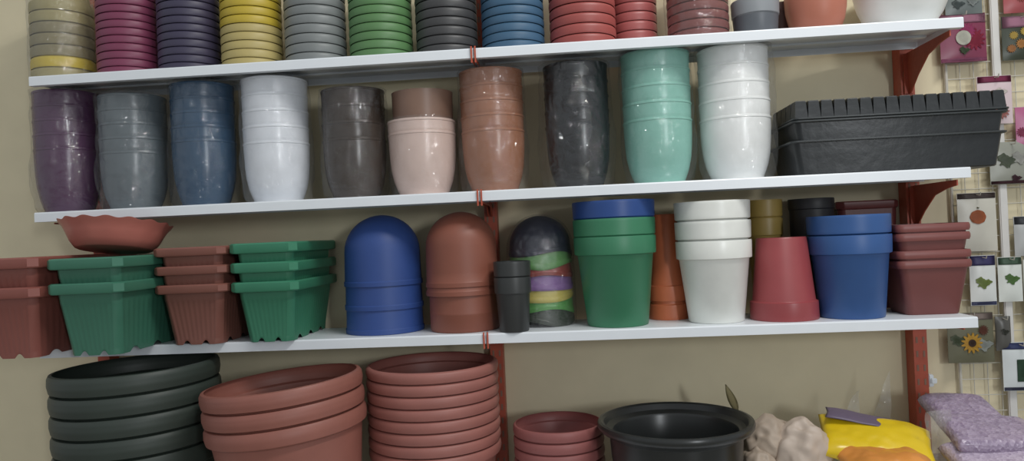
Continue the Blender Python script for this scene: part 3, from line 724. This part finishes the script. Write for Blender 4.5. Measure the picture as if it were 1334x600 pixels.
def packet(label, u0, v0, u1_, v1_, Y, colour, header=None, pics=(), group='seed packets on the wire grid', tilt=0.0, name='seed_packet', hv=.2, foot=None):
    """a real thin pouch with printed areas as raised label faces"""
    p0 = at(u0, v0, Y); p1 = at(u1_, v1_, Y); wd, ht = p1.x-p0.x, p0.z-p1.z
    cx_, cz_ = (p0.x+p1.x)/2, (p0.z+p1.z)/2
    t = thing(name, label, 'seed packet', (cx_, Y, cz_), (0, tilt, 0), group)
    def bulge(x, z): return -.006*max(0, 1-(2*x/wd)**2)*max(0, 1-(2*z/ht)**4)
    def patch(outline, off, mt, nm):
        b = bmesh.new()
        cxm = sum(p[0] for p in outline)/len(outline); czm = sum(p[1] for p in outline)/len(outline)
        c0 = b.verts.new((cxm, bulge(cxm, czm)-off, czm)); rings_ = []
        for s_ in (.5, 1.0):
            rings_.append([b.verts.new((cxm+(x-cxm)*s_, bulge(cxm+(x-cxm)*s_, czm+(z-czm)*s_)-off, czm+(z-czm)*s_)) for x, z in outline])
        n = len(outline)
        for i in range(n):
            b.faces.new((c0, rings_[0][i], rings_[0][(i+1) % n])); b.faces.new((rings_[0][i], rings_[1][i], rings_[1][(i+1) % n], rings_[0][(i+1) % n]))
        bmesh.ops.solidify(b, geom=b.faces[:], thickness=.0003)
        return link(nm, b, mt, t, sharp=180)
    # pouch
    b = bmesh.new(); NX, NZ = 10, 12; F_, B_ = {}, {}
    for i in range(NX+1):
        for j in range(NZ+1):
            x = -wd/2+wd*i/NX; z = -ht/2+ht*j/NZ; e = .0012*noise.noise(Vector((x*60+u0, z*60, 0)))
            F_[i, j] = b.verts.new((x, bulge(x, z)+e*.2, z)); B_[i, j] = b.verts.new((x, .0015, z))
    for i in range(NX):
        for j in range(NZ):
            b.faces.new((F_[i, j], F_[i+1, j], F_[i+1, j+1], F_[i, j+1])); b.faces.new((B_[i, j], B_[i, j+1], B_[i+1, j+1], B_[i+1, j]))
    for i in range(NX):
        for j in (0, NZ): b.faces.new((F_[i, j], F_[i+1, j], B_[i+1, j], B_[i, j]))
    for j in range(NZ):
        for i in (0, NX): b.faces.new((F_[i, j], F_[i, j+1], B_[i, j+1], B_[i, j]))
    link('pouch', b, mat(colour, .35, 'printed_film'), t, sharp=60)
    if header:
        z1_, z0_ = ht/2-.001, ht/2-ht*hv
        ol_ = [(-wd/2+.001, z0_), (-wd/4, z0_), (0, z0_), (wd/4, z0_), (wd/2-.001, z0_), (wd/2-.001, z1_), (wd/4, z1_), (0, z1_), (-wd/4, z1_), (-wd/2+.001, z1_)]
        patch(ol_, .0012, mat(header, .4, 'printed_film'), 'header_strip')
    if foot:
        z0_, z1_ = -ht/2+.001, -ht/2+ht*.08
        patch([(-wd/2+.001, z0_), (0, z0_), (wd/2-.001, z0_), (wd/2-.001, z1_), (0, z1_), (-wd/2+.001, z1_)], .0012, mat(foot, .4, 'printed_film'), 'foot_strip')
    for (fx, fz, fr, cc, kind) in pics:
        cxp, czp = fx*wd/2, fz*ht/2; rr = fr*wd/2; n = 40; off = .0014+.0005*pics.index((fx, fz, fr, cc, kind))
        if kind == 'petal': ol_ = [(cxp+rr*(1+.22*math.cos(13*a_))*math.cos(a_), czp+rr*(1+.22*math.cos(13*a_))*math.sin(a_)) for a_ in [2*PI*q/78 for q in range(78)]]
        elif kind == 'leaf': ol_ = [(cxp+rr*(1+.3*math.sin(3*a_+1)+.12*math.sin(9*a_))*math.cos(a_), czp+.75*rr*(1+.25*math.sin(4*a_)+.1*math.sin(11*a_))*math.sin(a_)) for a_ in [2*PI*q/60 for q in range(60)]]
        elif kind == 'pumpkin': ol_ = [(cxp+rr*(1+.05*abs(math.cos(4*a_)))*math.cos(a_), czp+.9*rr*(1+.05*abs(math.cos(4*a_)))*math.sin(a_)) for a_ in [2*PI*q/60 for q in range(60)]]
        elif kind == 'block': ol_ = [(cxp+rr*sx, czp+rr*1.25*sz) for sx, sz in ((-1, -1), (0, -1), (1, -1), (1, 0), (1, 1), (0, 1), (-1, 1), (-1, 0))]
        else: ol_ = [(cxp+rr*math.cos(a_), czp+rr*math.sin(a_)) for a_ in [2*PI*q/32 for q in range(32)]]
        patch(ol_, off, mat(cc, .4, 'printed_film', .4, 0, 200, .12), {'petal': 'printed_flower', 'leaf': 'printed_leaf', 'pumpkin': 'printed_pumpkin', 'block': 'printed_picture'}.get(kind, 'printed_spot'))
    # hanging hook
    b = bmesh.new(); rod(b, (0, .006, ht/2-.004), (0, -.018, ht/2-.006), .0012); rod(b, (0, -.018, ht/2-.006), (0, -.021, ht/2+.001), .0012)
    link('hook', b, wirem, t)
    return t
PY = GY-.018
packet('grey green seed packet hanging high above the shelf end', 1229, -40, 1280, 17, PY-.004, (104, 114, 112), pics=((-.4, -.6, .3, (70, 84, 84), 'leaf'), (.4, -.5, .3, (150, 158, 156), 'leaf')))
packet('purple red seed packet with one large white flower', 1223, 20, 1286, 79, PY, (140, 44, 78), (206, 130, 160), ((.45, -.1, .42, (176, 40, 70), 'petal'), (.15, .25, .3, (196, 60, 120), 'petal'), (-.05, -.02, .33, (214, 214, 196), 'round'), (-.05, -.55, .2, (64, 84, 48), 'leaf')), foot=(160, 70, 110))
packet('red seed packet at the top right corner', 1305, -40, 1352, 15, PY, (176, 66, 70), pics=((0, -.3, .3, (200, 96, 84), 'petal'),))
packet('dark seed packet with orange and yellow flowers under a pink header', 1304, 22, 1356, 76, PY, (50, 58, 36), (212, 140, 172), ((-.45, .1, .2, (214, 176, 60), 'petal'), (-.1, -.3, .24, (214, 140, 60), 'petal'), (.1, .25, .2, (226, 190, 70), 'petal'), (.5, -.2, .22, (210, 150, 60), 'petal'), (-.6, -.5, .2, (196, 120, 50), 'petal')), hv=.27)
packet('pink and white seed packet just above the black trays', 1272, 100, 1320, 160, PY-.006, (222, 196, 200), (170, 50, 96), ((.3, .3, .3, (236, 226, 216), 'leaf'), (.3, -.5, .4, (200, 120, 110), 'petal')), hv=.14)
packet('magenta seed packet at the right edge beside the trays', 1322, 140, 1372, 192, PY, (196, 90, 140), pics=((-.7, -.2, .25, (176, 30, 90), 'petal'),))
packet('greyish green foliage packet with dark maroon foot', 1288, 186, 1348, 238, PY, (150, 152, 138), pics=((-.3, .1, .4, (96, 108, 84), 'leaf'), (.3, .2, .35, (186, 186, 178), 'leaf'), (.1, -.75, .2, (80, 40, 50), 'leaf')), foot=(92, 44, 56))
packet('white seed packet printed with an orange pumpkin', 1246, 252, 1300, 326, PY, (206, 202, 186), (92, 76, 72), ((-.02, .17, .40, (206, 104, 52), 'pumpkin'), (-.02, .48, .06, (96, 90, 40), 'leaf')), hv=.1)
packet('white seed packet with violet blue header and yellow green leaves', 1262, 333, 1299, 397, PY, (222, 226, 222), (84, 80, 146), ((-.1, -.1, .55, (130, 152, 62), 'leaf'),), hv=.2, foot=(70, 76, 120))
packet('white seed packet with green header and green leaves', 1299, 335, 1333, 392, PY-.002, (222, 228, 220), (92, 128, 100), ((0, 0, .55, (92, 140, 60), 'leaf'),), hv=.17)
packet('pale grey plastic packet at the right edge above the white packets', 1320, 282, 1362, 332, PY, (176, 178, 176), (88, 90, 98), hv=.2)
packet('pale packet at the right edge beside the green leaf packet', 1332, 338, 1372, 418, PY, (184, 184, 172), pics=((-.7, .3, .2, (120, 130, 60), 'leaf'),))
packet('brown green seed packet with a yellow sunflower', 1233, 408, 1296, 471, PY, (104, 102, 74), (170, 150, 140), ((-.6, -.1, .3, (74, 88, 50), 'leaf'), (.5, -.3, .35, (170, 176, 168), 'leaf'), (-.02, -.2, .40, (226, 166, 34), 'petal'), (-.02, -.2, .17, (70, 42, 26), 'round'), (.5, .3, .2, (120, 60, 40), 'petal')), hv=.14)
packet('dark seed packet between sunflower and blue topped packets', 1296, 412, 1318, 456, PY-.003, (84, 82, 76), pics=((0, .1, .5, (60, 62, 50), 'leaf'),))
packet('white seed packet with blue header and dark green picture', 1305, 446, 1352, 508, PY-.004, (214, 222, 222), (62, 76, 140), ((.3, -.15, .55, (50, 88, 60), 'block'),), hv=.14, foot=(58, 62, 90))
